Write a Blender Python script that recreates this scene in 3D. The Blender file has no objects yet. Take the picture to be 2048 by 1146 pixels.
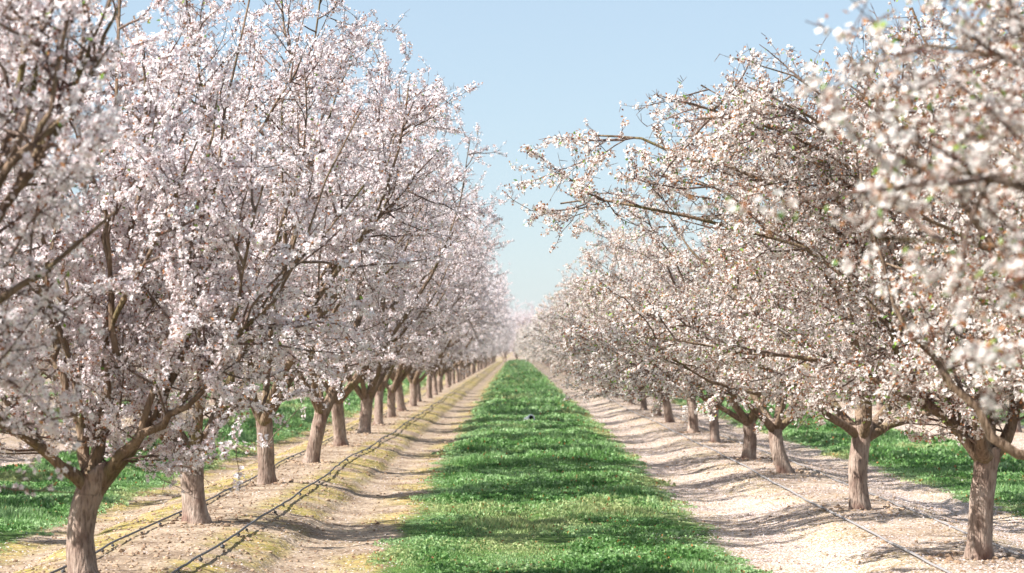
import bpy, math, random
import numpy as np

# ------------------------------------------------------------------ camera, sky, sun, exposure
SC = bpy.context.scene
COL = SC.collection
EYE = 1.76
FOCUS = 21.0
cam_data = bpy.data.cameras.new("camera")
cam = bpy.data.objects.new("camera", cam_data)
COL.objects.link(cam)
cam.location = (0, 0, EYE)
cam.rotation_euler = (math.radians(90), 0, 0)
cam_data.sensor_width = 36.0
cam_data.lens = 78.1
cam_data.shift_x = -6 / 2048
cam_data.shift_y = 129 / 2048
cam_data.clip_start = 0.1
cam_data.clip_end = 12000
cam_data.dof.use_dof = True
cam_data.dof.focus_distance = FOCUS
cam_data.dof.aperture_fstop = 3.4
SC.camera = cam

SUN_ELEV = math.radians(43)
SUN_FROM = math.atan2(-0.955, -0.30)          # compass angle of the sun, clockwise from +Y
world = bpy.data.worlds.new("World")
SC.world = world
world.use_nodes = True
wn = world.node_tree.nodes
wl = world.node_tree.links
sky = wn.new("ShaderNodeTexSky")
sky.sky_type = 'NISHITA'
sky.sun_disc = False
sky.sun_elevation = SUN_ELEV
sky.sun_rotation = SUN_FROM
sky.air_density = 1.0
sky.dust_density = 0.6
sky.ozone_density = 1.5
air = wn.new("ShaderNodeMix"); air.data_type = 'RGBA'          # thin bright veil over the clear sky
air.inputs[0].default_value = 0.7
air.inputs[7].default_value = (1.98, 2.48, 2.98, 1)
wl.new(sky.outputs[0], air.inputs[6])
wl.new(air.outputs[2], wn["Background"].inputs[0])
wn["Background"].inputs[1].default_value = 0.102

sun_data = bpy.data.lights.new("sun", 'SUN')
sun = bpy.data.objects.new("sun", sun_data)
COL.objects.link(sun)
sun_data.energy = 5.0
sun_data.angle = math.radians(0.5)
sun_data.color = (1.0, 0.972, 0.93)
from mathutils import Vector
_sd = Vector((math.sin(SUN_FROM) * math.cos(SUN_ELEV), math.cos(SUN_FROM) * math.cos(SUN_ELEV), math.sin(SUN_ELEV)))
sun.rotation_euler = _sd.to_track_quat('Z', 'Y').to_euler()
sun.location = _sd * 100

vs = SC.view_settings
vs.view_transform = 'Standard'
vs.look = 'None'
vs.exposure = 1.27
vs.gamma = 1.0
SC.cycles.max_bounces = 8
SC.cycles.diffuse_bounces = 4
SC.cycles.transmission_bounces = 4
SC.cycles.volume_bounces = 1

rng = np.random.default_rng(7)
random.seed(7)

# ------------------------------------------------------------------ helpers
def link(o, parent=None):
    COL.objects.link(o)
    if parent is not None:
        o.parent = parent
    return o

def empty(name, loc, rotz=0.0, scale=1.0):
    o = bpy.data.objects.new(name, None)
    o.empty_display_size = 0.3
    o.location = loc
    o.rotation_euler = (0, 0, rotz)
    o.scale = (scale, scale, scale)
    return link(o)

def tag(o, label=None, cat=None, group=None, kind=None):
    if label: o["label"] = label
    if cat: o["category"] = cat
    if group: o["group"] = group
    if kind: o["kind"] = kind
    return o

class MB:
    """collects vertex and face arrays, then becomes one mesh"""
    def __init__(self):
        self.v = []; self.f = []; self.m = []; self.c = []; self.n = 0; self.smooth = []
    def add(self, V, faces, mat=0, col=None, smooth=False):
        V = np.asarray(V, dtype=np.float32).reshape(-1, 3)
        for F in (faces if isinstance(faces, list) else [faces]):
            F = np.asarray(F, dtype=np.int32)
            self.f.append(F + self.n); self.m.append(mat); self.smooth.append(smooth)
        self.v.append(V)
        if col is None:
            c = np.ones((len(V), 4), np.float32)
        else:
            c = np.broadcast_to(np.asarray(col, np.float32), (len(V), 4))
        self.c.append(c)
        self.n += len(V)
    def mesh(self, name, mats, colors=False):
        me = bpy.data.meshes.new(name)
        V = np.concatenate(self.v)
        counts = np.concatenate([np.full(len(F), F.shape[1], np.int32) for F in self.f])
        loops = np.concatenate([F.ravel() for F in self.f]).astype(np.int32)
        starts = np.concatenate([[0], np.cumsum(counts)[:-1]]).astype(np.int32)
        me.vertices.add(len(V)); me.vertices.foreach_set("co", V.ravel())
        me.loops.add(len(loops)); me.loops.foreach_set("vertex_index", loops)
        me.polygons.add(len(counts)); me.polygons.foreach_set("loop_start", starts)
        mi = np.concatenate([np.full(len(F), m, np.int32) for F, m in zip(self.f, self.m)])
        sm = np.concatenate([np.full(len(F), s, bool) for F, s in zip(self.f, self.smooth)])
        me.polygons.foreach_set("material_index", mi)
        me.polygons.foreach_set("use_smooth", sm)
        for mt in mats: me.materials.append(mt)
        if colors:
            a = me.attributes.new("tint", 'FLOAT_COLOR', 'POINT')
            a.data.foreach_set("color", np.concatenate(self.c).astype(np.float32).ravel())
        me.update(calc_edges=True)
        return me

def norm(a):
    return a / np.maximum(np.linalg.norm(a, axis=-1, keepdims=True), 1e-9)

def tubes(P, R, sides, rnd):
    """P (n,m,3) paths, R (n,m) radii -> verts and quad faces of n open tubes"""
    n, m, _ = P.shape
    T = norm(np.gradient(P, axis=1))
    ref = norm(rnd.normal(size=(n, 1, 3)))
    U = norm(np.cross(T, ref)); W = np.cross(T, U)
    a = np.linspace(0, 2 * np.pi, sides, endpoint=False)
    ca = np.cos(a)[None, None, :, None]; sa = np.sin(a)[None, None, :, None]
    V = P[:, :, None, :] + R[:, :, None, None] * (ca * U[:, :, None, :] + sa * W[:, :, None, :])
    idx = np.arange(n * m * sides).reshape(n, m, sides)
    nx = np.roll(idx, -1, axis=2)
    F = np.stack([idx[:, :-1], nx[:, :-1], nx[:, 1:], idx[:, 1:]], axis=-1).reshape(-1, 4)
    return V.reshape(-1, 3), F

def hash_grid(seed, n=256):
    return np.random.default_rng(seed).random((n, n))
_HG = {}
def vnoise(x, y, scale, seed=0):
    g = _HG.setdefault(seed, hash_grid(seed))
    x = np.asarray(x) / scale; y = np.asarray(y) / scale
    xi = np.floor(x).astype(int); yi = np.floor(y).astype(int)
    fx = x - xi; fy = y - yi
    fx = fx * fx * (3 - 2 * fx); fy = fy * fy * (3 - 2 * fy)
    a = g[xi % 256, yi % 256]; b = g[(xi + 1) % 256, yi % 256]
    c = g[xi % 256, (yi + 1) % 256]; d = g[(xi + 1) % 256, (yi + 1) % 256]
    return (a * (1 - fx) + b * fx) * (1 - fy) + (c * (1 - fx) + d * fx) * fy
def fnoise(x, y, scale, seed=0, oct=3):
    s = 0; w = 1; t = 0
    for k in range(oct):
        s = s + w * vnoise(x, y, scale / 2 ** k, seed + k); t += w; w *= 0.5
    return s / t
def sstep(a, b, x):
    t = np.clip((x - a) / (b - a), 0, 1)
    return t * t * (3 - 2 * t)

# ------------------------------------------------------------------ materials
def mat(name):
    m = bpy.data.materials.new(name); m.use_nodes = True
    nt = m.node_tree
    return m, nt.nodes, nt.links, nt.nodes["Principled BSDF"]
def N(nodes, t, **kw):
    n = nodes.new(t)
    for k, v in kw.items():
        setattr(n, k, v)
    return n
def ramp(nodes, pts):
    r = nodes.new("ShaderNodeValToRGB")
    e = r.color_ramp.elements
    while len(e) > 1: e.remove(e[-1])
    e[0].position = pts[0][0]; e[0].color = (*pts[0][1], 1)
    for p, c in pts[1:]:
        k = e.new(p); k.color = (*c, 1)
    return r
def mixc(nodes, links, fac, a, b, blend='MIX'):
    m = nodes.new("ShaderNodeMix"); m.data_type = 'RGBA'; m.blend_type = blend
    for s, v in ((m.inputs[0], fac), (m.inputs[6], a), (m.inputs[7], b)):
        if isinstance(v, (int, float)): s.default_value = v
        elif isinstance(v, tuple): s.default_value = (*v, 1)
        else: links.new(v, s)
    return m.outputs[2]

def petal_material():
    m, n, l, b = mat("almond_petals")
    a = N(n, "ShaderNodeAttribute", attribute_name="tint")
    r = ramp(n, [(0.0, (1, 1, 1)), (0.14, (1, 1, 1)), (0.34, (0, 0, 0))])
    l.new(a.outputs["Alpha"], r.inputs[0])
    c = mixc(n, l, r.outputs[0], a.outputs["Color"], (0.36, 0.05, 0.05))
    l.new(c, b.inputs["Base Color"])
    b.inputs["Roughness"].default_value = 0.6
    b.inputs["Specular IOR Level"].default_value = 0.2
    t = N(n, "ShaderNodeBsdfTranslucent")
    l.new(c, t.inputs[0])
    mx = N(n, "ShaderNodeMixShader"); mx.inputs[0].default_value = 0.48
    l.new(b.outputs[0], mx.inputs[1]); l.new(t.outputs[0], mx.inputs[2])
    l.new(mx.outputs[0], n["Material Output"].inputs[0])
    return m

def bark_material(name, c0, c1, c2, moss):
    m, n, l, b = mat(name)
    tc = N(n, "ShaderNodeTexCoord")
    mp = N(n, "ShaderNodeMapping"); mp.inputs["Scale"].default_value = (1, 1, 0.45)
    l.new(tc.outputs["Object"], mp.inputs[0])
    n1 = N(n, "ShaderNodeTexNoise"); n1.inputs["Scale"].default_value = 9; n1.inputs["Detail"].default_value = 6; n1.inputs["Roughness"].default_value = 0.65
    l.new(mp.outputs[0], n1.inputs[0])
    r = ramp(n, [(0.3, c0), (0.52, c1), (0.72, c2)])
    l.new(n1.outputs[0], r.inputs[0])
    n2 = N(n, "ShaderNodeTexNoise"); n2.inputs["Scale"].default_value = 3.1; n2.inputs["Detail"].default_value = 4
    l.new(tc.outputs["Object"], n2.inputs[0])
    r2 = ramp(n, [(0.52, (0, 0, 0)), (0.68, (1, 1, 1))])
    l.new(n2.outputs[0], r2.inputs[0])
    c = mixc(n, l, r2.outputs[0], r.outputs[0], moss)
    # fine lenticel bands and vertical cracks
    mp2 = N(n, "ShaderNodeMapping"); mp2.inputs["Scale"].default_value = (30, 30, 6)
    l.new(tc.outputs["Object"], mp2.inputs[0])
    n3 = N(n, "ShaderNodeTexNoise"); n3.inputs["Scale"].default_value = 1.6; n3.inputs["Detail"].default_value = 5
    l.new(mp2.outputs[0], n3.inputs[0])
    r3 = ramp(n, [(0.34, (0.42, 0.39, 0.37)), (0.5, (1, 1, 1))])
    l.new(n3.outputs[0], r3.inputs[0])
    c = mixc(n, l, 0.8, c, r3.outputs[0], 'MULTIPLY')
    l.new(c, b.inputs["Base Color"])
    b.inputs["Roughness"].default_value = 0.85
    b.inputs["Specular IOR Level"].default_value = 0.25
    bp = N(n, "ShaderNodeBump"); bp.inputs["Strength"].default_value = 0.9; bp.inputs["Distance"].default_value = 0.03
    l.new(n3.outputs[0], bp.inputs["Height"]); l.new(bp.outputs[0], b.inputs["Normal"])
    return m

PETAL = petal_material()
BARK = bark_material("almond_trunk_bark", (0.15, 0.09, 0.068), (0.33, 0.245, 0.195), (0.45, 0.36, 0.30), (0.18, 0.095, 0.07))
LIMB = bark_material("almond_limb_bark", (0.10, 0.06, 0.042), (0.22, 0.15, 0.10), (0.29, 0.21, 0.15), (0.16, 0.13, 0.055))
TWIG = bark_material("almond_twig_bark", (0.11, 0.07, 0.055), (0.20, 0.14, 0.11), (0.31, 0.235, 0.19), (0.13, 0.07, 0.06))

# ------------------------------------------------------------------ ground
LEFT_ROW, RIGHT_ROW, PITCH = -2.97, 3.57, 6.54
STEP = 5.43
ROW_END = 338.0
def row_u(x):
    """signed distance from the nearest tree row"""
    return (np.asarray(x) - LEFT_ROW + PITCH / 2) % PITCH - PITCH / 2
def ground_z(x, y, fine=True):
    x = np.asarray(x, float); y = np.asarray(y, float)
    wob = (fnoise(x * 0 + 3.1, y, 2.2, 40) - 0.5) * np.where(x > 0.5, 0.07, 0.16) + (fnoise(x, y, 0.5, 44) - 0.5) * 0.16
    u = np.abs(row_u(x)) + wob
    inside = sstep(ROW_END + 7, ROW_END + 3, y)
    z = 0.125 * sstep(1.2, 0.36, u) + np.where(x > 0.5, 0.004, 0.034) * sstep(0.99, 0.93, u) - 0.025 * np.exp(-((u - 1.35) / 0.28) ** 2)
    z = z * inside
    if fine:
        z = z + (fnoise(x, y, 0.9, 50, 4) - 0.5) * 0.024 + (fnoise(x, y, 0.14, 60, 3) - 0.5) * 0.024 * (1 - sstep(70, 120, y))
    return z
# grass strip limits at u-distance from rows
def grass_edge(x, y):
    """> 0 inside a grass strip, in metres from its edge"""
    u = np.abs(row_u(x))
    left_half = row_u(x) > 0          # the half of the strip next to its left-hand row
    lim = np.where(left_half, 1.80, 1.62)
    w = (fnoise(x * 0.3, y, 1.4, 70, 4) - 0.5) * 0.42
    return np.where(y > ROW_END - 4, -1.0, u - lim + w)

def grow_axis(start, stop, step, rate, cap=1e9):
    out = [start]
    while out[-1] < stop:
        out.append(out[-1] + step); step = min(step * rate, cap)
    return out
xs = np.array([-v for v in grow_axis(9.5, 4000, 0.10, 1.09)][::-1] + list(np.arange(-9.44, 10.5, 0.06)) + grow_axis(10.5, 4000, 0.10, 1.09))
ys = np.array([-v for v in grow_axis(0.5, 3000, 0.5, 1.25)][::-1] + list(np.arange(0, 15, 0.5)) + list(np.arange(15, 55, 0.11)) + grow_axis(55, 420, 0.14, 1.012, 1.5) + grow_axis(423, 9000, 3, 1.2))
X, Y = np.meshgrid(xs, ys)
Z = ground_z(X, Y)
Z = np.where((np.abs(X) > 60) | (Y > 430), 0.0, Z)
nx_, ny_ = len(xs), len(ys)
gid = np.arange(nx_ * ny_).reshape(ny_, nx_)
GF = np.stack([gid[:-1, :-1], gid[:-1, 1:], gid[1:, 1:], gid[1:, :-1]], -1).reshape(-1, 4)
ge = grass_edge(X, Y)
uu = np.abs(row_u(X)) + (fnoise(X * 0 + 3.1, Y, 2.2, 40) - 0.5) * 0.22
side = row_u(X) > 0
gmask = sstep(-0.06, 0.10, ge)
# moss: on the berm shoulder, and dry yellow weeds along the track's grass edge; much stronger beside the left row
main_left = (X > LEFT_ROW - 2.2) & (X < 0.3)
mn = fnoise(X, Y, 0.8, 80, 4)
berm = sstep(0.2, 0.5, uu) * sstep(1.08, 0.92, uu)
edge = sstep(-0.62, -0.15, ge) * sstep(0.25, 0.0, ge)
moss = np.clip(berm * sstep(0.40, 0.62, mn + 0.07 * main_left) + 0.95 * edge * sstep(0.42, 0.6, fnoise(X, Y, 0.7, 90, 4) + 0.03), 0, 1)
moss = moss * np.where(main_left, 1.0, 0.38)
petl = np.where((X > 1.2), 1.0, np.where(X < LEFT_ROW - 4.2, 0.75, 0.10))
petl = petl * (0.55 + 0.9 * (fnoise(X, Y, 0.8, 95, 3) - 0.3)) * (0.55 + 0.45 * sstep(0.25, 0.9, uu)) * (1 - 0.8 * gmask)
gm = MB()
gm.add(np.stack([X, Y, Z], -1), GF, 0, np.stack([gmask.ravel(), np.clip(petl, 0, 1).ravel(), moss.ravel(), np.ones(X.size)], -1), True)

def ground_material():
    m, n, l, b = mat("orchard_ground")
    tc = N(n, "ShaderNodeTexCoord")
    a = N(n, "ShaderNodeAttribute", attribute_name="tint")
    sp = N(n, "ShaderNodeSeparateColor"); l.new(a.outputs["Color"], sp.inputs[0])
    n1 = N(n, "ShaderNodeTexNoise"); n1.inputs["Scale"].default_value = 1.7; n1.inputs["Detail"].default_value = 9; n1.inputs["Roughness"].default_value = 0.62
    l.new(tc.outputs["Object"], n1.inputs[0])
    soil = ramp(n, [(0.30, (0.15, 0.10, 0.068)), (0.48, (0.30, 0.225, 0.16)), (0.68, (0.43, 0.335, 0.245))])
    l.new(n1.outputs[0], soil.inputs[0])
    # dark crumbs
    nf = N(n, "ShaderNodeTexNoise"); nf.inputs["Scale"].default_value = 22; nf.inputs["Detail"].default_value = 5
    l.new(tc.outputs["Object"], nf.inputs[0])
    rf = ramp(n, [(0.33, (0.30, 0.25, 0.21)), (0.47, (1, 1, 1))])
    l.new(nf.outputs[0], rf.inputs[0])
    c = mixc(n, l, 0.85, soil.outputs[0], rf.outputs[0], 'MULTIPLY')
    # moss and yellow weeds
    nm = N(n, "ShaderNodeTexNoise"); nm.inputs["Scale"].default_value = 5.0; nm.inputs["Detail"].default_value = 6
    l.new(tc.outputs["Object"], nm.inputs[0])
    mc = ramp(n, [(0.35, (0.12, 0.11, 0.025)), (0.5, (0.29, 0.235, 0.06)), (0.65, (0.43, 0.30, 0.115))])
    l.new(nm.outputs[0], mc.inputs[0])
    mm = N(n, "ShaderNodeMath", operation='MULTIPLY'); l.new(sp.outputs[2], mm.inputs[0])
    rm = ramp(n, [(0.36, (0.25, 0.25, 0.25)), (0.55, (1, 1, 1))]); l.new(nf.outputs[0], rm.inputs[0]); l.new(rm.outputs[0], mm.inputs[1])
    c = mixc(n, l, mm.outputs[0], c, mc.outputs[0])
    # soil under the grass
    gc = ramp(n, [(0.35, (0.035, 0.07, 0.018)), (0.6, (0.09, 0.15, 0.035))]); l.new(nm.outputs[0], gc.inputs[0])
    c = mixc(n, l, sp.outputs[0], c, gc.outputs[0])
    # fallen petals: one petal per small cell, kept where the density asks for it
    vo = N(n, "ShaderNodeTexVoronoi"); vo.inputs["Scale"].default_value = 62
    l.new(tc.outputs["Object"], vo.inputs[0])
    dsk = N(n, "ShaderNodeMath", operation='LESS_THAN'); dsk.inputs[1].default_value = 0.52; l.new(vo.outputs["Distance"], dsk.inputs[0])
    sv = N(n, "ShaderNodeSeparateColor"); l.new(vo.outputs["Color"], sv.inputs[0])
    keep = N(n, "ShaderNodeMath", operation='LESS_THAN'); l.new(sv.outputs[0], keep.inputs[0]); l.new(sp.outputs[1], keep.inputs[1])
    mk = N(n, "ShaderNodeMath", operation='MULTIPLY'); l.new(dsk.outputs[0], mk.inputs[0]); l.new(keep.outputs[0], mk.inputs[1])
    pc = ramp(n, [(0.0, (0.62, 0.49, 0.45)), (0.55, (0.76, 0.68, 0.67)), (1.0, (0.36, 0.22, 0.14))]); l.new(sv.outputs[1], pc.inputs[0])
    c = mixc(n, l, mk.outputs[0], c, pc.outputs[0])
    l.new(c, b.inputs["Base Color"])
    b.inputs["Roughness"].default_value = 0.95
    b.inputs["Specular IOR Level"].default_value = 0.1
    ad = N(n, "ShaderNodeMath", operation='ADD'); l.new(nf.outputs[0], ad.inputs[0]); l.new(mk.outputs[0], ad.inputs[1])
    bp = N(n, "ShaderNodeBump"); bp.inputs["Strength"].default_value = 0.8; bp.inputs["Distance"].default_value = 0.03
    l.new(ad.outputs[0], bp.inputs["Height"]); l.new(bp.outputs[0], b.inputs["Normal"])
    return m
ground = link(bpy.data.objects.new("ground", gm.mesh("ground", [ground_material()], True)))
tag(ground, "pale orchard soil with raised tree berms, wheel tracks and fallen petals", "ground", kind="structure")

# ------------------------------------------------------------------ trees
def walk(S, D, L, m, rnd, wob=0.25, up=0.0, out=0.0):
    """n branches grown step by step: S starts, D directions, L lengths -> (n,m,3)"""
    n = len(S)
    P = np.zeros((n, m, 3)); P[:, 0] = S
    d = norm(D); st = (L / (m - 1))[:, None]
    for k in range(1, m):
        d = d + rnd.normal(size=(n, 3)) * wob * np.array([1, 1, 0.8])
        d[:, 2] += up
        h = np.stack([P[:, k - 1, 0], P[:, k - 1, 1], np.zeros(n)], -1)
        d = norm(d + out * norm(h))
        P[:, k] = P[:, k - 1] + d * st
    return P
def at_t(P, i, t):
    m = P.shape[1]
    f = np.clip(t * (m - 1), 0, m - 1.001); k = f.astype(int); w = (f - k)[:, None]
    p = P[i, k] * (1 - w) + P[i, k + 1] * w
    T = norm(P[i, k + 1] - P[i, k])
    return p, T
def spline(pts, m):
    pts = np.asarray(pts, float)
    q = np.vstack([2 * pts[0] - pts[1], pts, 2 * pts[-1] - pts[-2]])
    t = np.linspace(0, len(pts) - 1.0001, m); k = t.astype(int); f = (t - k)[:, None]
    a, b_, c, d = q[k], q[k + 1], q[k + 2], q[k + 3]
    return 0.5 * (2 * b_ + (c - a) * f + (2 * a - 5 * b_ + 4 * c - d) * f ** 2 + (3 * b_ - a - 3 * c + d) * f ** 3)

PINK = dict(white=np.array([0.92, 0.89, 0.89]), pink=np.array([0.87, 0.76, 0.77]), calyx=0.22, leaf=0.012, size=0.0174)
CREAM = dict(white=np.array([0.92, 0.885, 0.85]), pink=np.array([0.87, 0.78, 0.725]), calyx=0.65, leaf=0.11, size=0.0170)

def flowers(mb, C, A, kind, rnd, lod, mat_i):
    """blossoms at centres C facing A, plus calyxes and young leaves"""
    n = len(C)
    A = norm(A)
    U = norm(np.cross(A, norm(rnd.normal(size=(n, 3))))); W = np.cross(A, U)
    s = kind["size"] * rnd.uniform(0.75, 1.18, n) * (1.25 if lod else 1.0)
    tint = rnd.random(n)[:, None] ** 1.6
    colr = kind["white"] * (1 - tint) + kind["pink"] * tint
    colr = colr * rnd.uniform(0.93, 1.03, (n, 1))
    cup = rnd.uniform(0.1, 0.75, n)
    rot = rnd.uniform(0, 2 * np.pi, n)
    if lod:
        ang = rot[:, None] + np.arange(5)[None] * 2 * np.pi / 5
        rad = np.broadcast_to(np.array([1.0] * 5), (n, 5)); hh = np.broadcast_to(np.array([1.0] * 5), (n, 5))
        q = 5
    else:
        base = np.array([-0.50, 0.0]) * 2 * np.pi / 5
        ang = (rot[:, None, None] + np.arange(5)[None, :, None] * 2 * np.pi / 5 + base[None, None]).reshape(n, 10)
        pl = rnd.uniform(0.85, 1.12, (n, 5, 1)) * np.array([0.64, 1.06])
        rad = pl.reshape(n, 10)
        hh = (rad ** 1.5)
        q = 10
    ring = C[:, None] + s[:, None, None] * (rad[..., None] * (np.cos(ang)[..., None] * U[:, None] + np.sin(ang)[..., None] * W[:, None]) + (hh * cup[:, None])[..., None] * A[:, None])
    V = np.concatenate([C[:, None], ring], 1)
    k = q + 1
    b0 = (np.arange(n) * k)[:, None]
    if lod:
        F = np.stack([np.stack([b0[:, 0], b0[:, 0] + 1 + i, b0[:, 0] + 1 + (i + 1) % 5], -1) for i in range(5)], 1).reshape(-1, 3)
    else:
        F = np.stack([np.stack([b0[:, 0], b0[:, 0] + 1 + 2 * i, b0[:, 0] + 2 + 2 * i, b0[:, 0] + 1 + (2 * i + 2) % 10], -1) for i in range(5)], 1).reshape(-1, 4)
    al = np.concatenate([np.zeros((n, 1)), np.ones((n, q))], 1)
    if lod: al = np.concatenate([np.full((n, 1), 0.1), np.ones((n, 5))], 1)
    colv = np.concatenate([np.broadcast_to(colr[:, None], (n, k, 3)), al[..., None]], -1).reshape(-1, 4)
    mb.add(V.reshape(-1, 3), F, mat_i, colv)
    # calyxes / bud scales: small three-sided cups behind some blossoms
    def bits(cnt, lo, hi, length, width, cols):
        i = rnd.integers(0, n, cnt)
        d = norm(rnd.normal(size=(cnt, 3)) + np.array([0, 0, 0.3]))
        u = norm(np.cross(d, rnd.normal(size=(cnt, 3))))
        o = C[i] + norm(rnd.normal(size=(cnt, 3))) * rnd.uniform(lo, hi, (cnt, 1))
        Lh = length * rnd.uniform(0.7, 1.3, (cnt, 1)); w = width * rnd.uniform(0.7, 1.3, (cnt, 1))
        Vb = np.stack([o, o + d * Lh * .45 + u * w, o + d * Lh, o + d * Lh * .45 - u * w], 1)
        cc = cols[rnd.integers(0, len(cols), cnt)] * rnd.uniform(0.8, 1.2, (cnt, 1))
        cv = np.concatenate([np.repeat(cc, 4, 0), np.ones((cnt * 4, 1))], 1)
        mb.add(Vb.reshape(-1, 3), np.arange(cnt * 4).reshape(-1, 4), mat_i, cv)
    bits(int(n * kind["calyx"]), 0.010, 0.038, 0.025, 0.008, np.array([[0.36, 0.15, 0.07], [0.48, 0.23, 0.10], [0.28, 0.12, 0.08]]))
    bits(int(n * kind["leaf"]), 0.012, 0.05, 0.034, 0.009, np.array([[0.20, 0.33, 0.06], [0.30, 0.40, 0.10], [0.13, 0.25, 0.05]]))

def make_tree(seed, style, lod=False, limbs=None, fork=None, rtrunk=0.095, nflow=17000, clip=None, zmin=0.75, dense=1.0):
    """style 'vase' (upright, pink white) or 'dome' (wide, cream). returns dict of meshes"""
    rnd = np.random.default_rng(seed)
    kind = PINK if style == 'vase' else CREAM
    hf = rnd.uniform(0.62, 0.90)
    fk = np.array(fork if fork is not None else [rnd.normal() * 0.08, rnd.normal() * 0.08, hf])
    # trunk with root flare, swelling at the fork, uneven section
    m = 14
    t = np.linspace(0, 1, m)
    mid = fk * 0.5 + np.array([rnd.normal() * 0.035, rnd.normal() * 0.035, 0])
    P = spline([(0, 0, -0.16), tuple(mid), tuple(fk), tuple(fk + np.array([0, 0, 0.05]))], m)[None]
    R = rtrunk * (1 + 0.24 * np.exp(-np.maximum(P[0, :, 2], -0.05) / 0.08) + 0.16 * sstep(0.55, 0.9, t)) * np.sqrt(np.clip(1 - sstep(0.80, 1.02, t) ** 2, 0.004, 1))
    V, F = tubes(P, R[None], 16, rnd)
    cen = np.repeat(P[0], 16, 0)
    ang = np.tile(np.linspace(0, 2 * np.pi, 16, endpoint=False), m)
    lump = 1 + 0.06 * np.sin(2 * ang + rnd.uniform(0, 6)) + 0.045 * np.sin(3 * ang + rnd.uniform(0, 6) + 3 * np.repeat(t, 16)) + 0.03 * rnd.normal(size=len(V))
    V = cen + (V - cen) * lump[:, None]
    trunk = MB(); trunk.add(V, F, 0, None, True)
    # scaffold limbs
    def rlim(z):
        if style == 'vase':
            return np.clip(1.7 + 0.36 * z, 0, 3.15)
        return 3.6 * np.sqrt(np.clip(1 - ((np.maximum(z, 2.4) - 2.4) / 2.65) ** 2, 0.12, 1))
    def squash(p):
        r = np.linalg.norm(p[:, :2], axis=1); q = rlim(p[:, 2])
        f = q * np.tanh(r / q) / np.maximum(r, 1e-6)
        return np.concatenate([p[:, :2] * f[:, None], p[:, 2:]], 1)
    def trim(p, r):
        ok = np.array([bool(clip(np.repeat(q[None, None], 2, 1) - np.array([0.10 if style == 'vase' else -0.10, 0, 0]) * 0, np.random.default_rng(0))[0]) for q in p])
        last = len(p) - 1 if ok.all() else max(int(np.argmin(ok)) - 1, 2)
        t_ = np.linspace(0, last, len(p)); k_ = np.arange(len(p))
        p2 = np.stack([np.interp(t_, k_, p[:, c]) for c in range(3)], 1)
        r2_ = np.interp(t_, k_, r)
        if last < len(p) - 1: r2_ = r2_ * np.linspace(1, 0.45, len(p))
        return p2, r2_
    limb_sets = []          # list of lists of (P, R)
    ml = 16
    nl = rnd.integers(4, 7) if limbs is None else len(limbs)
    a0 = rnd.uniform(0, 2 * np.pi)
    mains = []
    if limbs is None:
        for k in range(nl):
            az = a0 + k * 2 * np.pi / nl + rnd.normal() * 0.25
            el = rnd.uniform(0.72, 1.12) if style == 'vase' else rnd.uniform(0.55, 0.95)
            D = np.array([[math.cos(az) * math.cos(el), math.sin(az) * math.cos(el), math.sin(el)]])
            L = np.array([rnd.uniform(4.2, 5.5) if style == 'vase' else rnd.uniform(3.7, 4.8)])
            S = (fk + D[0] * 0.01 - np.array([0, 0, 0.10]))[None]
            p = walk(S, D, L, ml, rnd, 0.10, 0.05 if style == 'vase' else -0.012, 0.0 if style == 'vase' else 0.02)
            mains.append(squash(p[0]))
    else:
        for wp in limbs:
            mains.append(spline([tuple(fk - np.array([0, 0, 0.10]))] + [tuple(w) for w in wp], ml) + np.vstack([np.zeros((2, 3)), rnd.normal(size=(ml - 2, 3)) * 0.018]))
    tt = np.linspace(0, 1, ml)
    for p in mains:
        r0 = rnd.uniform(0.038, 0.058) * rtrunk / 0.096
        dd = np.concatenate([[0], np.cumsum(np.linalg.norm(np.diff(p, axis=0), axis=1))])
        rr = r0 * (0.62 * (1 - tt) ** 2.2 + 0.38 * (1 - tt)) * (1 + 0.3 * np.exp(-dd / 0.16)) + 0.006
        st = [(p, rr)]
        for q in range(0 if (clip is not None and len(limb_sets) == 0 and seed != 202) else 3):
            ts = rnd.uniform(0.18, 0.34) + 0.17 * q
            s, T = at_t(p[None], np.array([0]), np.array([ts]))
            side = norm(np.cross(T, rnd.normal(size=(1, 3))))
            outv = norm(np.array([[s[0, 0], s[0, 1], 0.15]]))
            D = T * 0.75 + side * 0.55 + outv * 0.25
            if limbs is not None: D[0, 2] = abs(D[0, 2]) + 0.55
            Lq = np.array([rnd.uniform(0.5, 0.72) * (1 - ts) * 4.6 + 0.4])
            sp = walk(s, D, Lq, ml, rnd, 0.11, 0.05 if style == 'vase' else -0.01, 0.03)[0]
            if limbs is None: sp = squash(sp)
            rs = np.interp(ts, tt, rr) * 0.62 * (1 - tt) ** 1.1 + 0.005
            st.append((sp, rs))
        if clip is not None:
            st = [trim(p_, r_) for p_, r_ in st]
        limb_sets.append(st)
    allP = np.array([p for st in limb_sets for p, r in st]); allR = np.array([r for st in limb_sets for p, r in st])
    # branches
    lens = np.linalg.norm(np.diff(allP, axis=1), axis=-1).sum(1)
    def spawn(P, lens, spacing, tmin):
        cnt = np.maximum((lens * (1 - tmin) / spacing).astype(int), 1)
        i = np.repeat(np.arange(len(P)), cnt)
        return i, tmin + (1 - tmin) * rnd.random(len(i))
    i, t2 = spawn(allP, lens, 0.19 * dense, 0.08 if style == 'vase' else 0.12)
    s, T = at_t(allP, i, t2)
    n2 = len(i)
    D = T * rnd.uniform(0.35, 0.9, (n2, 1)) + norm(rnd.normal(size=(n2, 3))) * 0.85
    if style == 'dome':
        D[:, 2] *= 0.55
    else:
        D[:, 2] += 0.12
    L2 = rnd.uniform(0.55, 1.35, n2) * (1.15 - 0.55 * t2)
    m2 = 7
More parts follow.
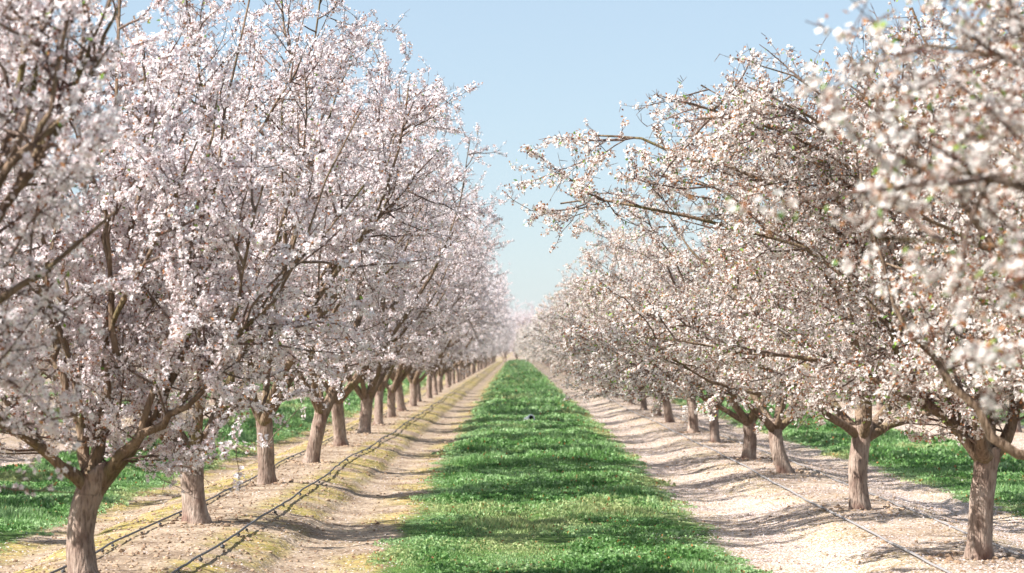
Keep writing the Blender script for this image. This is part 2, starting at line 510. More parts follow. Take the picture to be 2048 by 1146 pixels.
    B = walk(s, D, L2, m2, rnd, 0.16, 0.03 if style == 'vase' else -0.015)
    def inside(Q):
        e = Q[:, -1]
        k = np.linalg.norm(e[:, :2], axis=1) < (rlim(e[:, 2]) + np.abs(rnd.normal(size=len(e))) * 0.6 if limbs is None else 4.2)
        if clip is not None: k &= clip(Q, rnd)
        return k
    keep = (B[:, -1, 2] > zmin) & inside(B)
    B = B[keep]; L2 = L2[keep]; n2 = len(B)
    r2 = rnd.uniform(0.006, 0.012, n2)[:, None] * (1 - np.linspace(0, 1, m2) * 0.75)[None]
    # twigs
    i, t3 = spawn(B, L2, (0.085 if style == 'vase' else 0.07) if not lod else 0.14, 0.12)
    s, T = at_t(B, i, t3)
    n3 = len(i)
    D = T * rnd.uniform(0.3, 0.9, (n3, 1)) + norm(rnd.normal(size=(n3, 3))) * 0.8
    D[:, 2] += 0.08
    L3 = rnd.uniform(0.12, 0.55, n3) * (1.1 - 0.4 * t3)
    m3 = 5
    G = walk(s, D, L3, m3, rnd, 0.22, 0.02)
    keep = (G[:, -1, 2] > zmin - 0.04) & (clip(G, rnd) if clip is not None else True)
    G = G[keep]; L3 = L3[keep]; n3 = len(G)
    r3 = rnd.uniform(0.0026, 0.0045, n3)[:, None] * (1 - np.linspace(0, 1, m3) * 0.6)[None] * (1.25 if lod else 1)
    # short spurs
    i, t4 = spawn(G, L3, 0.075, 0.1) if not lod else (np.zeros(0, int), np.zeros(0))
    twigs = MB()
    V, F = tubes(B, r2, 5 if not lod else 4, rnd); twigs.add(V, F, 0, None, True)
    V, F = tubes(G, r3, 3, rnd); twigs.add(V, F, 0, None, True)
    if len(i):
        s, T = at_t(G, i, t4)
        D = T * 0.4 + norm(rnd.normal(size=(len(i), 3)))
        S4 = walk(s, D, rnd.uniform(0.025, 0.085, len(i)), 2, rnd, 0.0)
        V, F = tubes(S4, np.broadcast_to(np.array([0.003, 0.002]), (len(i), 2)), 3, rnd); twigs.add(V, F, 0, None, True)
    # blossoms along twigs and branch ends, in clusters
    w = np.concatenate([L3, L2 * 0.7]) * rnd.gamma(2.2, 1.0, len(L3) + len(L2))      # some shoots thick with bloom, some nearly bare
    nf = nflow
    ncl = nf // 3
    pick = rnd.choice(len(w), ncl, p=w / w.sum())
    tq = rnd.random(ncl) ** 0.8
    tw = pick < n3
    cp = np.zeros((ncl, 3))
    a_, _ = at_t(G, np.where(tw, pick, 0), tq); b_, _ = at_t(B, np.where(tw, 0, pick - n3), 0.25 + 0.75 * tq)
    cp = np.where(tw[:, None], a_, b_)
    # patchy flowering: some clumps thick, some bare
    C = np.repeat(cp, 3, 0) + norm(rnd.normal(size=(ncl * 3, 3))) * rnd.uniform(0.012, 0.038, (ncl * 3, 1))
    A = C - np.repeat(cp, 3, 0)
    A = norm(A) + rnd.normal(size=A.shape) * 0.35 + np.array([0, 0, 0.25])
    crown = MB()
    flowers(crown, C, A, kind, rnd, lod, 0)
    out = dict(name=style)
    if lod:
        V, F = tubes(allP, allR, 6, rnd); trunk.add(V, F, 1, None, True)
        out["trunk"] = trunk.mesh("trunk", [BARK, LIMB])
        V0 = twigs
        for vv, ff in zip(V0.v, [0] * len(V0.v)): pass
        for fz, vz in zip(V0.f, V0.v):
            pass
        off = 0
        for vz, fz in zip(V0.v, V0.f):
            crown.add(vz, fz - off, 1, None, True); off += len(vz)
        out["crown"] = crown.mesh("crown", [PETAL, TWIG], True)
        out["limbs"] = []
    else:
        out["trunk"] = trunk.mesh("trunk", [BARK])
        out["limbs"] = []
        for st in limb_sets:
            lm = MB()
            for k, (p, r) in enumerate(st):
                V, F = tubes(p[None], r[None], 10 if k == 0 else 7, rnd)
                V = V + rnd.normal(size=V.shape) * 0.0025
                lm.add(V, F, 0, None, True)
            out["limbs"].append(lm.mesh("limb", [LIMB]))
        out["crown"] = crown.mesh("crown", [PETAL], True)
        out["twigs"] = twigs.mesh("twigs", [TWIG])
    return out

L_LIMBS = [
    [(.21, 0, .80), (.40, .05, 1.09), (.57, .1, 1.4), (.73, .15, 1.85), (.80, .2, 2.4), (.9, .3, 3.2), (1.2, .4, 4.9)],
    [(.30, -.1, .92), (.52, -.2, 1.10), (.78, -.3, 1.28), (1.0, -.35, 1.6), (1.45, -.45, 2.1), (1.9, -.6, 3.2)],
    [(.06, .0, 1.0), (.17, -.05, 1.45), (.19, -.1, 1.85), (.16, -.1, 2.4), (.25, -.15, 3.2), (.3, -.2, 4.9)],
    [(-.05, .1, 1.0), (-.2, .15, 1.4), (-.26, .2, 1.85), (-.4, .2, 2.6), (-.7, .3, 4.4)],
    [(-.15, -.12, .84), (-.36, -.32, 1.0), (-.62, -.55, 1.25), (-1.0, -.8, 1.8), (-1.4, -.9, 3.2)],
    [(.05, .25, 1.0), (.1, .6, 1.6), (.2, 1.0, 2.5), (.2, 1.3, 3.9)],
]
R_LIMBS = [
    [(-.2, -.05, 1.02), (-.44, -.1, 1.25), (-.67, -.15, 1.56), (-.85, -.15, 1.95), (-1.22, -.15, 2.33), (-1.9, -.1, 2.60), (-2.8, 0, 2.78), (-3.3, .05, 2.85)],
    [(-.15, .1, 1.15), (-.45, .2, 1.75), (-.95, .35, 2.5), (-1.7, .5, 3.05), (-2.5, .6, 3.3), (-3.05, .6, 3.4)],
    [(-.05, -.2, 1.2), (-.25, -.4, 2.0), (-.65, -.6, 2.9), (-1.3, -.75, 3.55), (-2.1, -.8, 3.95)],
    [(.1, 0, 1.4), (.08, .1, 2.3), (-.1, .2, 3.3), (-.5, .2, 4.4)],
    [(.3, .1, 1.1), (.7, .2, 1.7), (1.2, .3, 2.6), (1.8, .3, 3.3)],
    [(.1, .4, 1.1), (.1, .9, 1.8), (.0, 1.6, 2.6), (-.2, 2.3, 3.0)],
    [(0, .1, 1.3), (-.2, .3, 2.1), (-.55, .6, 2.9), (-1.1, .9, 3.5), (-1.9, 1.1, 3.8)],
    [(-.1, -.1, 1.3), (-.4, -.1, 2.1), (-.9, -.2, 2.9), (-1.6, -.3, 3.35), (-2.6, -.4, 3.6)],
    [(-.05, -.3, 1.05), (-.15, -.8, 1.6), (-.3, -1.4, 2.3), (-.6, -2.0, 2.8)],
]
# the two nearest trees of each row stand outside the frame: only their aisle-side limbs are seen
LN_LIMBS = [
    [(.35, .05, 1.5), (.6, .1, 2.3), (.77, .1, 2.95), (.9, .1, 4.6)],
    [(.3, -.1, 1.2), (.55, -.1, 2.0), (.70, -.1, 2.37), (.9, -.1, 2.62), (1.0, -.1, 2.95), (1.12, 0, 4.6)],
    [(.2, .2, 1.3), (.6, .3, 2.2), (.88, .3, 2.66), (.97, .3, 3.0), (1.05, .3, 4.4)],
    [(-.3, .1, 1.3), (-.9, .1, 2.5), (-1.4, .1, 4.5)],
    [(-.1, .5, 1.3), (0, 1.2, 2.4), (.1, 1.7, 4.4)],
    [(0, -.5, 1.3), (0, -1.2, 2.4), (.2, -1.9, 4.2)],
]
LNN_LIMBS = [
    [(.5, .1, 1.3), (1.2, .2, 1.9), (1.75, .25, 2.2), (2.1, .3, 2.35)],
    [(.2, 0, 1.5), (.8, .1, 2.9), (1.1, .1, 4.6)],
    [(-.3, .1, 1.3), (-.9, .1, 2.5), (-1.4, .1, 4.5)],
    [(-.1, .5, 1.3), (0, 1.2, 2.4), (.1, 1.7, 4.4)],
    [(0, -.5, 1.3), (0, -1.2, 2.4), (.2, -1.9, 4.2)],
]
RN_LIMBS = [
    [(-.35, -.05, .9), (-.85, -.1, 1.10), (-1.25, -.1, 1.45), (-1.55, -.1, 1.9), (-1.7, 0, 2.6)],
    [(-.3, .2, 1.3), (-.8, .4, 2.1), (-1.3, .5, 2.8), (-1.7, .6, 3.3)],
    [(-.15, -.2, 1.4), (-.5, -.4, 2.4), (-1.0, -.6, 3.3), (-1.6, -.7, 3.8)],
    [(.3, .1, 1.2), (.9, .2, 2.2), (1.7, .3, 3.2)],
    [(0, .5, 1.2), (-.2, 1.2, 2.0), (-.4, 1.9, 2.9)],
    [(.1, -.5, 1.2), (.1, -1.3, 2.2), (0, -2, 3.2)],
    [(0, 0, 1.5), (-.1, 0, 2.8), (-.3, .1, 4.3)],
]
RNN_LIMBS = [
    [(-.4, .1, 1.35), (-1.0, .2, 2.0), (-1.8, .25, 2.45), (-2.45, .3, 2.65), (-2.85, .3, 2.75)],
    [(-.35, -.1, 1.2), (-1.0, -.1, 1.65), (-1.7, -.1, 2.0), (-2.4, 0, 2.2)],
    [(-.3, .3, 1.4), (-.8, .6, 2.3), (-1.5, .8, 3.0), (-2.2, .9, 3.3)],
    [(.3, .1, 1.2), (.9, .2, 2.2), (1.7, .3, 3.2)],
    [(.1, -.5, 1.2), (.1, -1.3, 2.2), (0, -2, 3.2)],
    [(0, 0, 1.5), (-.1, 0, 2.8), (-.3, .1, 4.3)],
]
def beyond(c0, c1, sgn, soft):
    """keeps shoots that end on the trunk's side of an upright plane: where the aisle side was pruned"""
    return lambda Q, rnd: (sgn * Q[:, -1, 0] < c0 - c1 * Q[:, -1, 1] + np.abs(rnd.normal(size=len(Q))) * soft)
HERO_L = make_tree(101, 'vase', limbs=L_LIMBS, fork=(.05, 0, .72), rtrunk=0.098, nflow=60000, zmin=0.5, clip=beyond(2.25, 0.0, 1, 0.15))
HERO_R = make_tree(202, 'dome', limbs=R_LIMBS, fork=(.06, 0, .82), rtrunk=0.097, nflow=74000, zmin=0.95, dense=0.75, clip=lambda Q, rnd: Q[:, -1, 2] < 4.75 + 0.42 * np.minimum(Q[:, -1, 0], 0) + rnd.normal(size=len(Q)) * 0.07)
EDGE_L = make_tree(111, 'vase', limbs=LN_LIMBS, fork=(.05, 0, .75), rtrunk=0.105, nflow=24000, clip=beyond(1.22, 0.19, 1, 0.05))
EDGE_LL = make_tree(112, 'vase', limbs=LNN_LIMBS, fork=(.05, 0, .75), nflow=20000, clip=beyond(1.98, 0.23, 1, 0.04))
EDGE_R = make_tree(211, 'dome', limbs=RN_LIMBS, fork=(-.05, 0, .78), nflow=32000, clip=beyond(1.75, 0.10, -1, 0.12), zmin=1.3)
EDGE_RR = make_tree(212, 'dome', limbs=RNN_LIMBS, fork=(-.05, 0, .78), rtrunk=0.042, nflow=19000, clip=beyond(2.45, 0.18, -1, 0.22), zmin=1.3)
NEAR_L = [make_tree(300 + k, 'vase', nflow=52000, zmin=0.66, rtrunk=0.092 + 0.005 * k) for k in range(4)]
NEAR_R = [make_tree(400 + k, 'dome', nflow=48000, zmin=1.02, rtrunk=0.088 + 0.005 * k) for k in range(4)]
FAR_L = [make_tree(500 + k, 'vase', lod=True, nflow=23000) for k in range(3)]
FAR_R = [make_tree(600 + k, 'dome', lod=True, nflow=20000, zmin=0.98) for k in range(3)]

def place_tree(proto, x, y, rotz, scale, label, group):
    t = empty("almond_tree", (x, y, float(ground_z(x, y, False))), rotz, scale)
    tag(t, label, "tree", group)
    tr = link(bpy.data.objects.new("trunk", proto["trunk"]), t)
    for lm in proto["limbs"]:
        link(bpy.data.objects.new("limb", lm), tr)
    cr = link(bpy.data.objects.new("crown", proto["crown"]), t)
    if "twigs" in proto:
        tag(link(bpy.data.objects.new("twigs", proto["twigs"]), cr), kind="stuff")
    return t

ORD = ["first", "second", "third", "fourth", "fifth", "sixth", "seventh", "eighth", "ninth", "tenth", "eleventh", "twelfth"]
GL = "almond trees along the mossy berm with the black hose"
GR = "almond trees along the petal strewn track"
pos_L = [(-2.98, 4.5), (-2.97, 9.9), (-2.96, 15.35), (-2.96, 20.8), (-2.99, 26.8), (-2.96, 31.9), (-2.92, 37.5), (-2.94, 43.1), (-2.97, 48.4), (-2.97, 53.6)]
pos_R = [(3.55, 6.7), (3.57, 12.0), (3.67, 17.55), (3.56, 22.9), (3.66, 29.7), (3.52, 33.6), (3.59, 39.7), (3.56, 44.5), (3.55, 50.6), (3.57, 56.0)]
def extend(pos, x):
    while pos[-1][1] < ROW_END - 8:
        pos.append((x + random.gauss(0, 0.06), pos[-1][1] + STEP + random.gauss(0, 0.12)))
    return pos
extend(pos_L, LEFT_ROW); extend(pos_R, RIGHT_ROW)
special_L = {
    0: "limbless blurred sprays of pink white almond blossom entering at the frame's left edge",
    1: "almond tree with bare limbs cut off by the upper left corner, trunk unseen",
    2: "large almond tree whose trunk foot is cut by the bottom left edge",
    3: "almond tree with a lean dark streaked trunk, second whole-height trunk beside the black hose",
    4: "almond tree with crumbled clods round its foot, third trunk beside the black hose",
}
special_R = {
    0: "nearest very blurred cream blossom branches of an almond tree over the upper right corner",
    1: "blurred almond tree at the right edge whose thick limb crosses before the leaning trunk",
    2: "wide almond tree with a leaning trunk, its boughs arching far over the grass aisle",
    3: "almond tree with a goblet fork, second trunk from the front on the petal track",
    4: "almond tree with low crooked dark limb, third trunk from the front on the petal track",
}
for k, (x, y) in enumerate(pos_L):
    if k in special_L: lab = special_L[k]
    elif k < 14: lab = "%s almond tree from the front along the mossy berm with the black hose" % ORD[k - 2]
    else: lab = "small far almond tree in pinkish white bloom beyond the twelfth on the mossy berm"
    near = y < 75
    pr = (EDGE_LL, EDGE_L, HERO_L)[k] if k < 3 else (NEAR_L[k % 4] if near else FAR_L[random.randrange(3)])
    rz = 0 if k < 3 else random.uniform(0, 6.28)
    place_tree(pr, x, y, rz, 1.0 if k < 3 else random.uniform(0.94, 1.06) * (1 + 0.14 * float(sstep(60, 180, y))), lab, GL)
for k, (x, y) in enumerate(pos_R):
    if k in special_R: lab = special_R[k]
    elif k < 14: lab = "%s almond tree from the front along the petal strewn track" % ORD[k - 2]
    else: lab = "small far almond tree in cream bloom beyond the twelfth on the petal strewn track"
    near = y < 75
    pr = (EDGE_RR, EDGE_R, HERO_R)[k] if k < 3 else (NEAR_R[(k + 2) % 4] if near else FAR_R[random.randrange(3)])
    rz = 0 if k < 3 else random.uniform(0, 6.28)
    place_tree(pr, x, y, rz, 1.0 if k < 3 else random.uniform(0.92, 1.05) * (1 + 0.14 * float(sstep(60, 180, y))), lab, GR)
# neighbouring rows seen between the trunks
for (x, y0, y1, near, far, lab, grp) in (
    (LEFT_ROW - PITCH, 20, 190, NEAR_R, FAR_R, "almond tree of the next row over, past the mossy berm", "almond trees of the next row beyond the mossy berm"),
    (LEFT_ROW - 2 * PITCH, 62, 190, NEAR_L, FAR_L, "almond tree of the second row over, far behind the mossy berm", "almond trees two rows beyond the mossy berm"),
    (RIGHT_ROW + PITCH, 34, 190, NEAR_L, FAR_L, "almond tree of the next row over, past the petal track", "almond trees of the next row beyond the petal track"),
    (RIGHT_ROW + 2 * PITCH, 62, 190, NEAR_R, FAR_R, "almond tree of the second row over, far behind the petal track", "almond trees two rows beyond the petal track")):
    y = y0
    while y < y1:
        pr = (near if y < 60 else far)[random.randrange(3)]
        place_tree(pr, x + random.gauss(0, 0.06), y, random.uniform(0, 6.28), random.uniform(0.92, 1.06), lab, grp)
        y += STEP + random.gauss(0, 0.1)
# the block that closes the aisle beyond the headland
for k in range(13):
    x = 0.25 + (k - 6) * 1.95 + random.gauss(0, 0.15)
    y = 352 + (k % 3) * 6 + random.gauss(0, 0.5)
    place_tree(FAR_L[k % 3], x, y, random.uniform(0, 6.28), random.uniform(1.5, 1.8), "tiny hazy almond tree closing the far end of the grass aisle", "almond trees across the far end of the aisle")

for k in range(11):
    x = 0.3 + (k - 5) * 2.3 + random.gauss(0, 0.2)
    place_tree(FAR_L[(k + 1) % 3], x, 346.5 + random.gauss(0, 0.6), random.uniform(0, 6.28), random.uniform(0.75, 0.95), "tiny hazy almond tree closing the far end of the grass aisle", "almond trees across the far end of the aisle")

# ------------------------------------------------------------------ grass
def grass_mat():
    m, n, l, b = mat("grass_leaves")
    a = N(n, "ShaderNodeAttribute", attribute_name="tint")
    l.new(a.outputs["Color"], b.inputs["Base Color"])
    b.inputs["Roughness"].default_value = 0.5
    b.inputs["Specular IOR Level"].default_value = 0.3
    t = N(n, "ShaderNodeBsdfTranslucent"); l.new(a.outputs["Color"], t.inputs[0])
    mx = N(n, "ShaderNodeMixShader"); mx.inputs[0].default_value = 0.38
    l.new(b.outputs[0], mx.inputs[1]); l.new(t.outputs[0], mx.inputs[2])
    l.new(mx.outputs[0], n["Material Output"].inputs[0])
    return m
GRASS = grass_mat()
BARE = [(0.34, 20.7, 0.26, 0.75, 1.0), (0.22, 23.4, 0.09, 0.9, 0.95), (0.75, 22.6, 0.3, 0.22, 0.9), (-0.1, 31.5, 0.25, 0.5, 0.7), (0.40, 54.2, 0.26, 0.8, 0.85), (1.3, 27.0, 0.2, 0.4, 0.6)]
def scatter_grass(mb, x0, x1, y0, y1, dens, size):
    n = int((x1 - x0) * (y1 - y0) * dens)
    x = rng.uniform(x0, x1, n); y = rng.uniform(y0, y1, n)
    e = grass_edge(x, y)
    clump = fnoise(x, y, 0.34, 120, 3)
    bare = fnoise(x, y, 1.5, 130, 3)
    thin = sstep(-0.12, 0.12, e + (clump - 0.5) * 0.35)
    kp = rng.random(n) < thin * (0.30 + 1.0 * sstep(0.30, 0.55, clump)) * sstep(0.26, 0.36, bare)
    for (bx, by, ba, bb, bk) in BARE:
        kp &= rng.random(n) < 1 - bk * sstep(1.25, 0.6, np.hypot((x - bx + 0.25 * (clump - .5)) / ba, (y - by) / bb))
    x, y, e, clump = x[kp], y[kp], e[kp], clump[kp]
    n = len(x)
    z = ground_z(x, y)
    tall = fnoise(x, y, 1.1, 140, 3)
    h = size * (0.024 + 0.085 * sstep(0.35, 0.7, tall) * sstep(0.25, 0.75, clump)) * rng.uniform(0.6, 1.35, n) * (0.32 + 0.68 * sstep(0, 0.5, e))
    az = rng.uniform(0, 2 * np.pi, n); lean = rng.uniform(0.1, 1.15, n)
    d = np.stack([np.cos(az) * np.sin(lean), np.sin(az) * np.sin(lean), np.cos(lean)], -1)
    u = norm(np.cross(d, norm(rng.normal(size=(n, 3)))))
    broad = fnoise(x, y, 0.8, 150, 2) > 0.47
    w = np.where(broad, 0.0135, 0.005) * size * rng.uniform(0.7, 1.3, n)
    lift = np.where(broad, rng.uniform(0, 0.065, n) * (0.2 + 0.8 * sstep(0, 0.5, e)) * size * sstep(0.3, 0.75, clump) * (0.35 + tall), 0)
    o = np.stack([x, y, z - 0.006 + lift], -1)
    hh = np.where(broad, np.minimum(h, 0.042 * size), h)[:, None]
    V = np.stack([o - u * (w * .3)[:, None], o + d * hh * .55 - u * w[:, None], o + d * hh + np.array([0, 0, -0.15]) * hh * lean[:, None], o + d * hh * .55 + u * w[:, None]], 1)
    pal = np.array([[0.060, 0.155, 0.04], [0.15, 0.30, 0.08], [0.33, 0.48, 0.23], [0.34, 0.44, 0.18], [0.46, 0.44, 0.22]])
    g = 0.6 * fnoise(x, y, 0.9, 160, 3) + 0.4 * clump + rng.normal(size=n) * 0.13 + 0.22 * sstep(0.45, 0.0, e)
    yl = fnoise(x, y, 2.3, 170, 3) + rng.normal(size=n) * 0.06 + 0.16 * sstep(0.5, 0.0, e)
    q = np.clip((g - 0.25) / 0.5, 0, 1)[:, None]
    c = np.where(q < 0.5, pal[0] + (pal[1] - pal[0]) * q * 2, pal[1] + (pal[2] - pal[1]) * (q - 0.5) * 2)
    yy = sstep(0.60, 0.80, yl)[:, None]
    c = c * (1 - yy) + (pal[3] * (1 - yy * .45) + pal[4] * yy * .45) * yy
    dry = rng.random(n) < 0.014 + 0.06 * sstep(0.25, 0.0, e)
    c = np.where(dry[:, None], np.array([0.42, 0.17, 0.06]) * rng.uniform(0.6, 1.2, (n, 1)), c) * rng.uniform(0.8, 1.2, (n, 1))
    mb.add(V.reshape(-1, 3), np.arange(n * 4).reshape(-1, 4), 0, np.concatenate([np.repeat(c, 4, 0), np.ones((n * 4, 1))], 1))
def strip(name, x0, x1, bands, label):
    mb = MB()
    for y0, y1, dens, size in bands:
        scatter_grass(mb, x0, x1, y0, y1, dens, size)
    o = link(bpy.data.objects.new(name, mb.mesh(name, [GRASS], True)))
    tag(o, label, "grass", kind="stuff")
strip("grass", -1.6, 2.4, [(14, 24, 5200, 1.0), (24, 36, 3200, 1.25), (36, 60, 1500, 1.7), (60, 110, 520, 2.6), (110, 200, 180, 4.2), (200, ROW_END, 80, 6.0)], "green weedy grass strip down the middle of the aisle")
strip("grass", -8.2, -4.2, [(16, 30, 2600, 1.2), (30, 50, 1200, 1.8), (50, 90, 500, 2.6), (90, 170, 130, 4.4)], "green grass strip behind the mossy berm row")
strip("grass", 4.8, 9.0, [(18, 32, 2600, 1.2), (32, 52, 1200, 1.8), (52, 90, 500, 2.6), (90, 170, 130, 4.4)], "green grass strip behind the petal track row")

# ------------------------------------------------------------------ fallen petals and clods
def flat_mat(name, col, rough=0.7):
    m, n, l, b = mat(name)
    b.inputs["Base Color"].default_value = (*col, 1); b.inputs["Roughness"].default_value = rough
    return m, n, l, b
def litter_petals():
    mb = MB()
    n = 150000
    y = 14 + 70 * rng.random(n) ** 1.8
    x = rng.uniform(-9, 10, n)
    u = np.abs(row_u(x)); e = grass_edge(x, y)
    dens = np.where(x > 1.2, 1.0, np.where(x < -6.6, 0.6, 0.30)) * np.where(e > 0.1, 0.04, 1) * np.where((x < 1) & (e > -0.4) & (e < 0.1), 2.6, 1) * (0.2 + 1.3 * sstep(0.35, 0.65, fnoise(x, y, 0.5, 180, 3)))
    kp = rng.random(n) < dens
    x, y = x[kp], y[kp]; n = len(x)
    z = ground_z(x, y) + 0.006
    az = rng.uniform(0, 6.28, n); tl = rng.normal(size=(n, 2)) * 0.35
    a = np.stack([np.cos(az), np.sin(az), tl[:, 0]], -1) * 0.011; b = np.stack([-np.sin(az), np.cos(az), tl[:, 1]], -1) * 0.008
    o = np.stack([x, y, z + 0.004], -1)
    V = np.stack([o - a, o - b, o + a, o + b], 1)
    c = np.array([0.80, 0.72, 0.71]) * rng.uniform(0.8, 1.05, (n, 1)); br = rng.random(n) < np.where((x < 1) & (x > -6.5), 0.72, 0.16)
    c = np.where(br[:, None], np.array([0.26, 0.14, 0.08]), c)
    mb.add(V.reshape(-1, 3), np.arange(n * 4).reshape(-1, 4), 0, np.concatenate([np.repeat(c, 4, 0), np.ones((n * 4, 1))], 1))
    o = link(bpy.data.objects.new("fallen_petals", mb.mesh("fallen_petals", [PETAL], True)))
    tag(o, "white fallen almond petals littering the soil tracks", "petals", kind="stuff")
litter_petals()
def clods():
    mb = MB()
    m, n_, l, b = mat("soil_clods")
    tx = N(n_, "ShaderNodeTexNoise"); tx.inputs["Scale"].default_value = 14
    r = ramp(n_, [(0.35, (0.22, 0.14, 0.09)), (0.65, (0.42, 0.30, 0.2))]); l.new(tx.outputs[0], r.inputs[0]); l.new(r.outputs[0], b.inputs["Base Color"])
    b.inputs["Roughness"].default_value = 0.95
    t = (1 + 5 ** .5) / 2
    ico = norm(np.array([(-1, t, 0), (1, t, 0), (-1, -t, 0), (1, -t, 0), (0, -1, t), (0, 1, t), (0, -1, -t), (0, 1, -t), (t, 0, -1), (t, 0, 1), (-t, 0, -1), (-t, 0, 1)], float))
    fc = np.array([(0, 11, 5), (0, 5, 1), (0, 1, 7), (0, 7, 10), (0, 10, 11), (1, 5, 9), (5, 11, 4), (11, 10, 2), (10, 7, 6), (7, 1, 8), (3, 9, 4), (3, 4, 2), (3, 2, 6), (3, 6, 8), (3, 8, 9), (4, 9, 5), (2, 4, 11), (6, 2, 10), (8, 6, 7), (9, 8, 1)])
    pts = []
    for (x, y) in pos_L[2:14] + pos_R[2:12]:
        for q in range(26):
            a = random.uniform(0, 6.28); rr = random.uniform(0.14, 0.5)
            pts.append((x + rr * math.cos(a), y + rr * math.sin(a) * 1.3, random.uniform(0.008, 0.034)))
    for q in range(5500):
        y = 15 + 45 * random.random() ** 1.6; x = random.choice((LEFT_ROW, LEFT_ROW, RIGHT_ROW)) + random.gauss(0, 0.9)
        if float(grass_edge(np.array([x]), np.array([y]))[0]) > 0: continue
        pts.append((x, y, random.uniform(0.005, 0.017) * (1 + 0.8 * (random.random() < .06))))
    P = np.array(pts); z = ground_z(P[:, 0], P[:, 1])
    sc = P[:, 2][:, None, None] * rng.uniform(0.6, 1.3, (len(P), 12, 1)) * np.array([1.15, 1.15, 0.8])
    V = np.stack([P[:, 0], P[:, 1], z + P[:, 2] * 0.25], -1)[:, None] + ico[None] * sc
    F = (np.arange(len(P)) * 12)[:, None, None] + fc[None]
    mb.add(V.reshape(-1, 3), F.reshape(-1, 3), 0)
    o = link(bpy.data.objects.new("soil_clods", mb.mesh("soil_clods", [m])))
    tag(o, "crumbled tan soil clods scattered round the tree feet", "soil", kind="stuff")
clods()

# ------------------------------------------------------------------ irrigation hoses
def hose_material(name, c):
    m, n, l, b = mat(name)
    tx = N(n, "ShaderNodeTexNoise"); tx.inputs["Scale"].default_value = 12; tx.inputs["Detail"].default_value = 4
    r = ramp(n, [(0.35, tuple(v * 0.7 for v in c)), (0.65, tuple(min(1, v * 1.7) for v in c))]); l.new(tx.outputs[0], r.inputs[0])
    l.new(r.outputs[0], b.inputs["Base Color"]); b.inputs["Roughness"].default_value = 0.55
    return m
HOSE_K = hose_material("black_hose_plastic", (0.06, 0.06, 0.066)); HOSE_G = hose_material("grey_dusty_hose_plastic", (0.20, 0.19, 0.19))
def hose(x0, y0, y1, material, rad, label, seed, emitters, lift):
    y = np.concatenate([np.arange(y0, 60, 0.16), np.arange(60, y1, 0.6)])
    x = x0 + (fnoise(y * 0 + seed, y, 6.5, seed, 2) - 0.5) * 0.22 + (fnoise(y * 0 + seed, y, 1.3, seed + 7, 2) - 0.5) * 0.05
    z = ground_z(x, y, False) + rad + 0.012 + lift * (0.3 + fnoise(y * 0 + seed, y, 2.4, seed + 3, 2))
    mb = MB(); r = np.random.default_rng(seed)
    V, F = tubes(np.stack([x, y, z], -1)[None], np.full((1, len(y)), rad), 8, r); mb.add(V, F, 0, None, True)
    h = tag(link(bpy.data.objects.new("drip_hose", mb.mesh("drip_hose", [material]))), label, "hose", "drip hoses along the tree rows")
    if emitters:
        eb = MB()   # barbed dripper: stub, disc body and nozzle
        for z0, z1, r0, r1 in ((0, -.018, .005, .005), (-.018, -.022, .005, .016), (-.022, -.036, .016, .015), (-.036, -.040, .015, .006), (-.040, -.062, .006, .004)):
            V, F = tubes(np.array([[(0, 0, z0), (0, 0, z1)]]), np.array([[r0, r1]]), 8, r); eb.add(V, F, 0, None, True)
        em = eb.mesh("emitter", [HOSE_K])
        yy = y0 + 0.4; cnt = 0
        while yy < 75 and cnt < 95:
            e = link(bpy.data.objects.new("emitter", em), h)
            e.location = (float(np.interp(yy, y, x)), yy, float(np.interp(yy, y, z)))
            e.rotation_euler = (random.gauss(0, .5), random.uniform(-0.9, 0.5), random.uniform(0, 6)); s = random.uniform(0.8, 1.3); e.scale = (s, s, s)
            yy += random.choice((0.5, 1.1, 1.7, 2.3)); cnt += 1
hose(-2.42, 14, 330, HOSE_K, 0.0100, "black drip hose with dangling emitters on the aisle side of the mossy berm", 11, True, 0.03)
hose(-3.30, 14, 330, HOSE_K, 0.0090, "thin black drip hose running behind the trunks on the mossy berm", 23, True, 0.015)
hose(3.16, 14, 330, HOSE_G, 0.0100, "grey dusty drip hose lying on the aisle side of the petal track row", 37, False, 0.0)
hose(4.02, 14, 330, HOSE_G, 0.0090, "grey drip hose half buried behind the trunks of the petal track row", 51, False, -0.008)

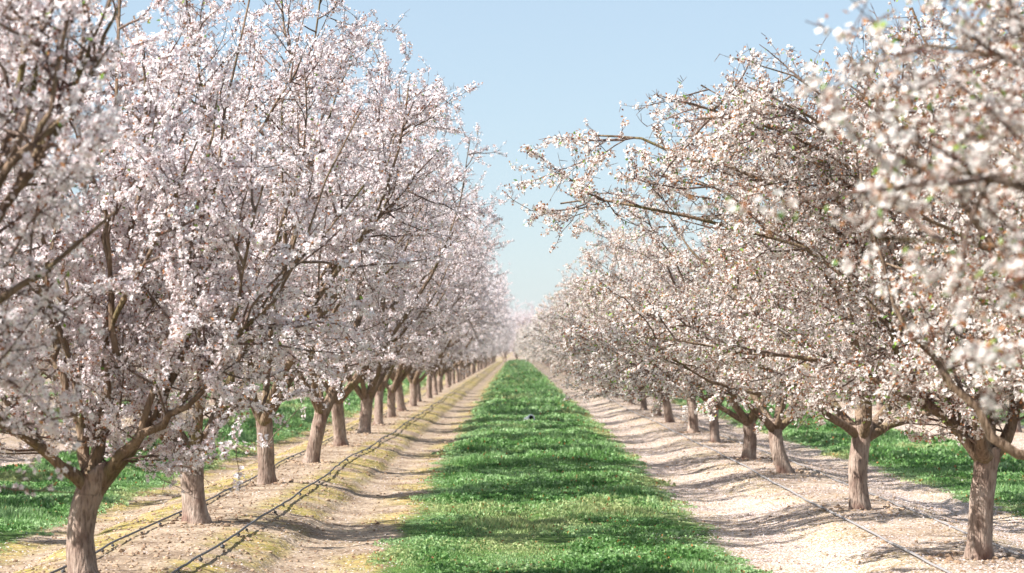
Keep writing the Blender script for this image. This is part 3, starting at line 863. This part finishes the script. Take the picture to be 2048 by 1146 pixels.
# ------------------------------------------------------------------ white pipe end in the grass
def pipe():
    m, n, l, b = flat_mat("white_plastic", (0.86, 0.88, 0.90), 0.35)
    d, *_ = flat_mat("dark_pipe_inside", (0.015, 0.015, 0.015), 0.8)
    t = empty("pipe", (0.40, 54.5, 0.0)); tag(t, "white plastic pipe end lying open in the middle of the grass aisle", "pipe")
    a = np.linspace(0, 2 * np.pi, 24, endpoint=False)
    def ring(y, r): return np.stack([r * np.cos(a), np.full(24, y), r * np.sin(a)], -1)
    V = np.concatenate([ring(0.30, .088), ring(0.04, .088), ring(0.03, .096), ring(0.0, .096), ring(-.004, .09), ring(0.0, .066), ring(0.26, .062)])
    idx = np.arange(len(V)).reshape(-1, 24); nx = np.roll(idx, -1, 1)
    F = np.stack([idx[:-1], nx[:-1], nx[1:], idx[1:]], -1).reshape(-1, 4)
    mb = MB(); mb.add(V, F[:120], 0, None, True)
    o = link(bpy.data.objects.new("pipe_wall", mb.mesh("pipe_wall", [m])), t)
    mb2 = MB(); mb2.add(V[120:], [np.stack([np.arange(24), np.roll(np.arange(24), -1), np.roll(np.arange(24), -1) + 24, np.arange(24) + 24], -1), np.arange(24, 48)[None, :]], 0, None, True)
    o2 = link(bpy.data.objects.new("bore", mb2.mesh("bore", [d])), t)
    for q in (o, o2):
        q.rotation_euler = (math.radians(-14), 0, math.radians(22)); q.location = (0, 0, 0.115)
pipe()

# ------------------------------------------------------------------ thin air
hz = MB()
hx, h0, h1, hy0, hy1 = 60.0, -1.2, 11.0, -8.0, 420.0
V = np.array([(x, y, z) for z in (h0, h1) for y in (hy0, hy1) for x in (-hx, hx)])
hz.add(V, np.array([(0, 2, 3, 1), (4, 5, 7, 6), (0, 1, 5, 4), (2, 6, 7, 3), (0, 4, 6, 2), (1, 3, 7, 5)]), 0)
hm = bpy.data.materials.new("haze"); hm.use_nodes = True
hn = hm.node_tree.nodes; hn.remove(hn["Principled BSDF"])
pv = hn.new("ShaderNodeVolumePrincipled")
pv.inputs["Color"].default_value = (0.95, 0.95, 1.0, 1); pv.inputs["Density"].default_value = 0.00014
hm.node_tree.links.new(pv.outputs[0], hn["Material Output"].inputs["Volume"])
tag(link(bpy.data.objects.new("haze", hz.mesh("haze", [hm]))), "thin pale air between the far trees", "haze", kind="stuff")
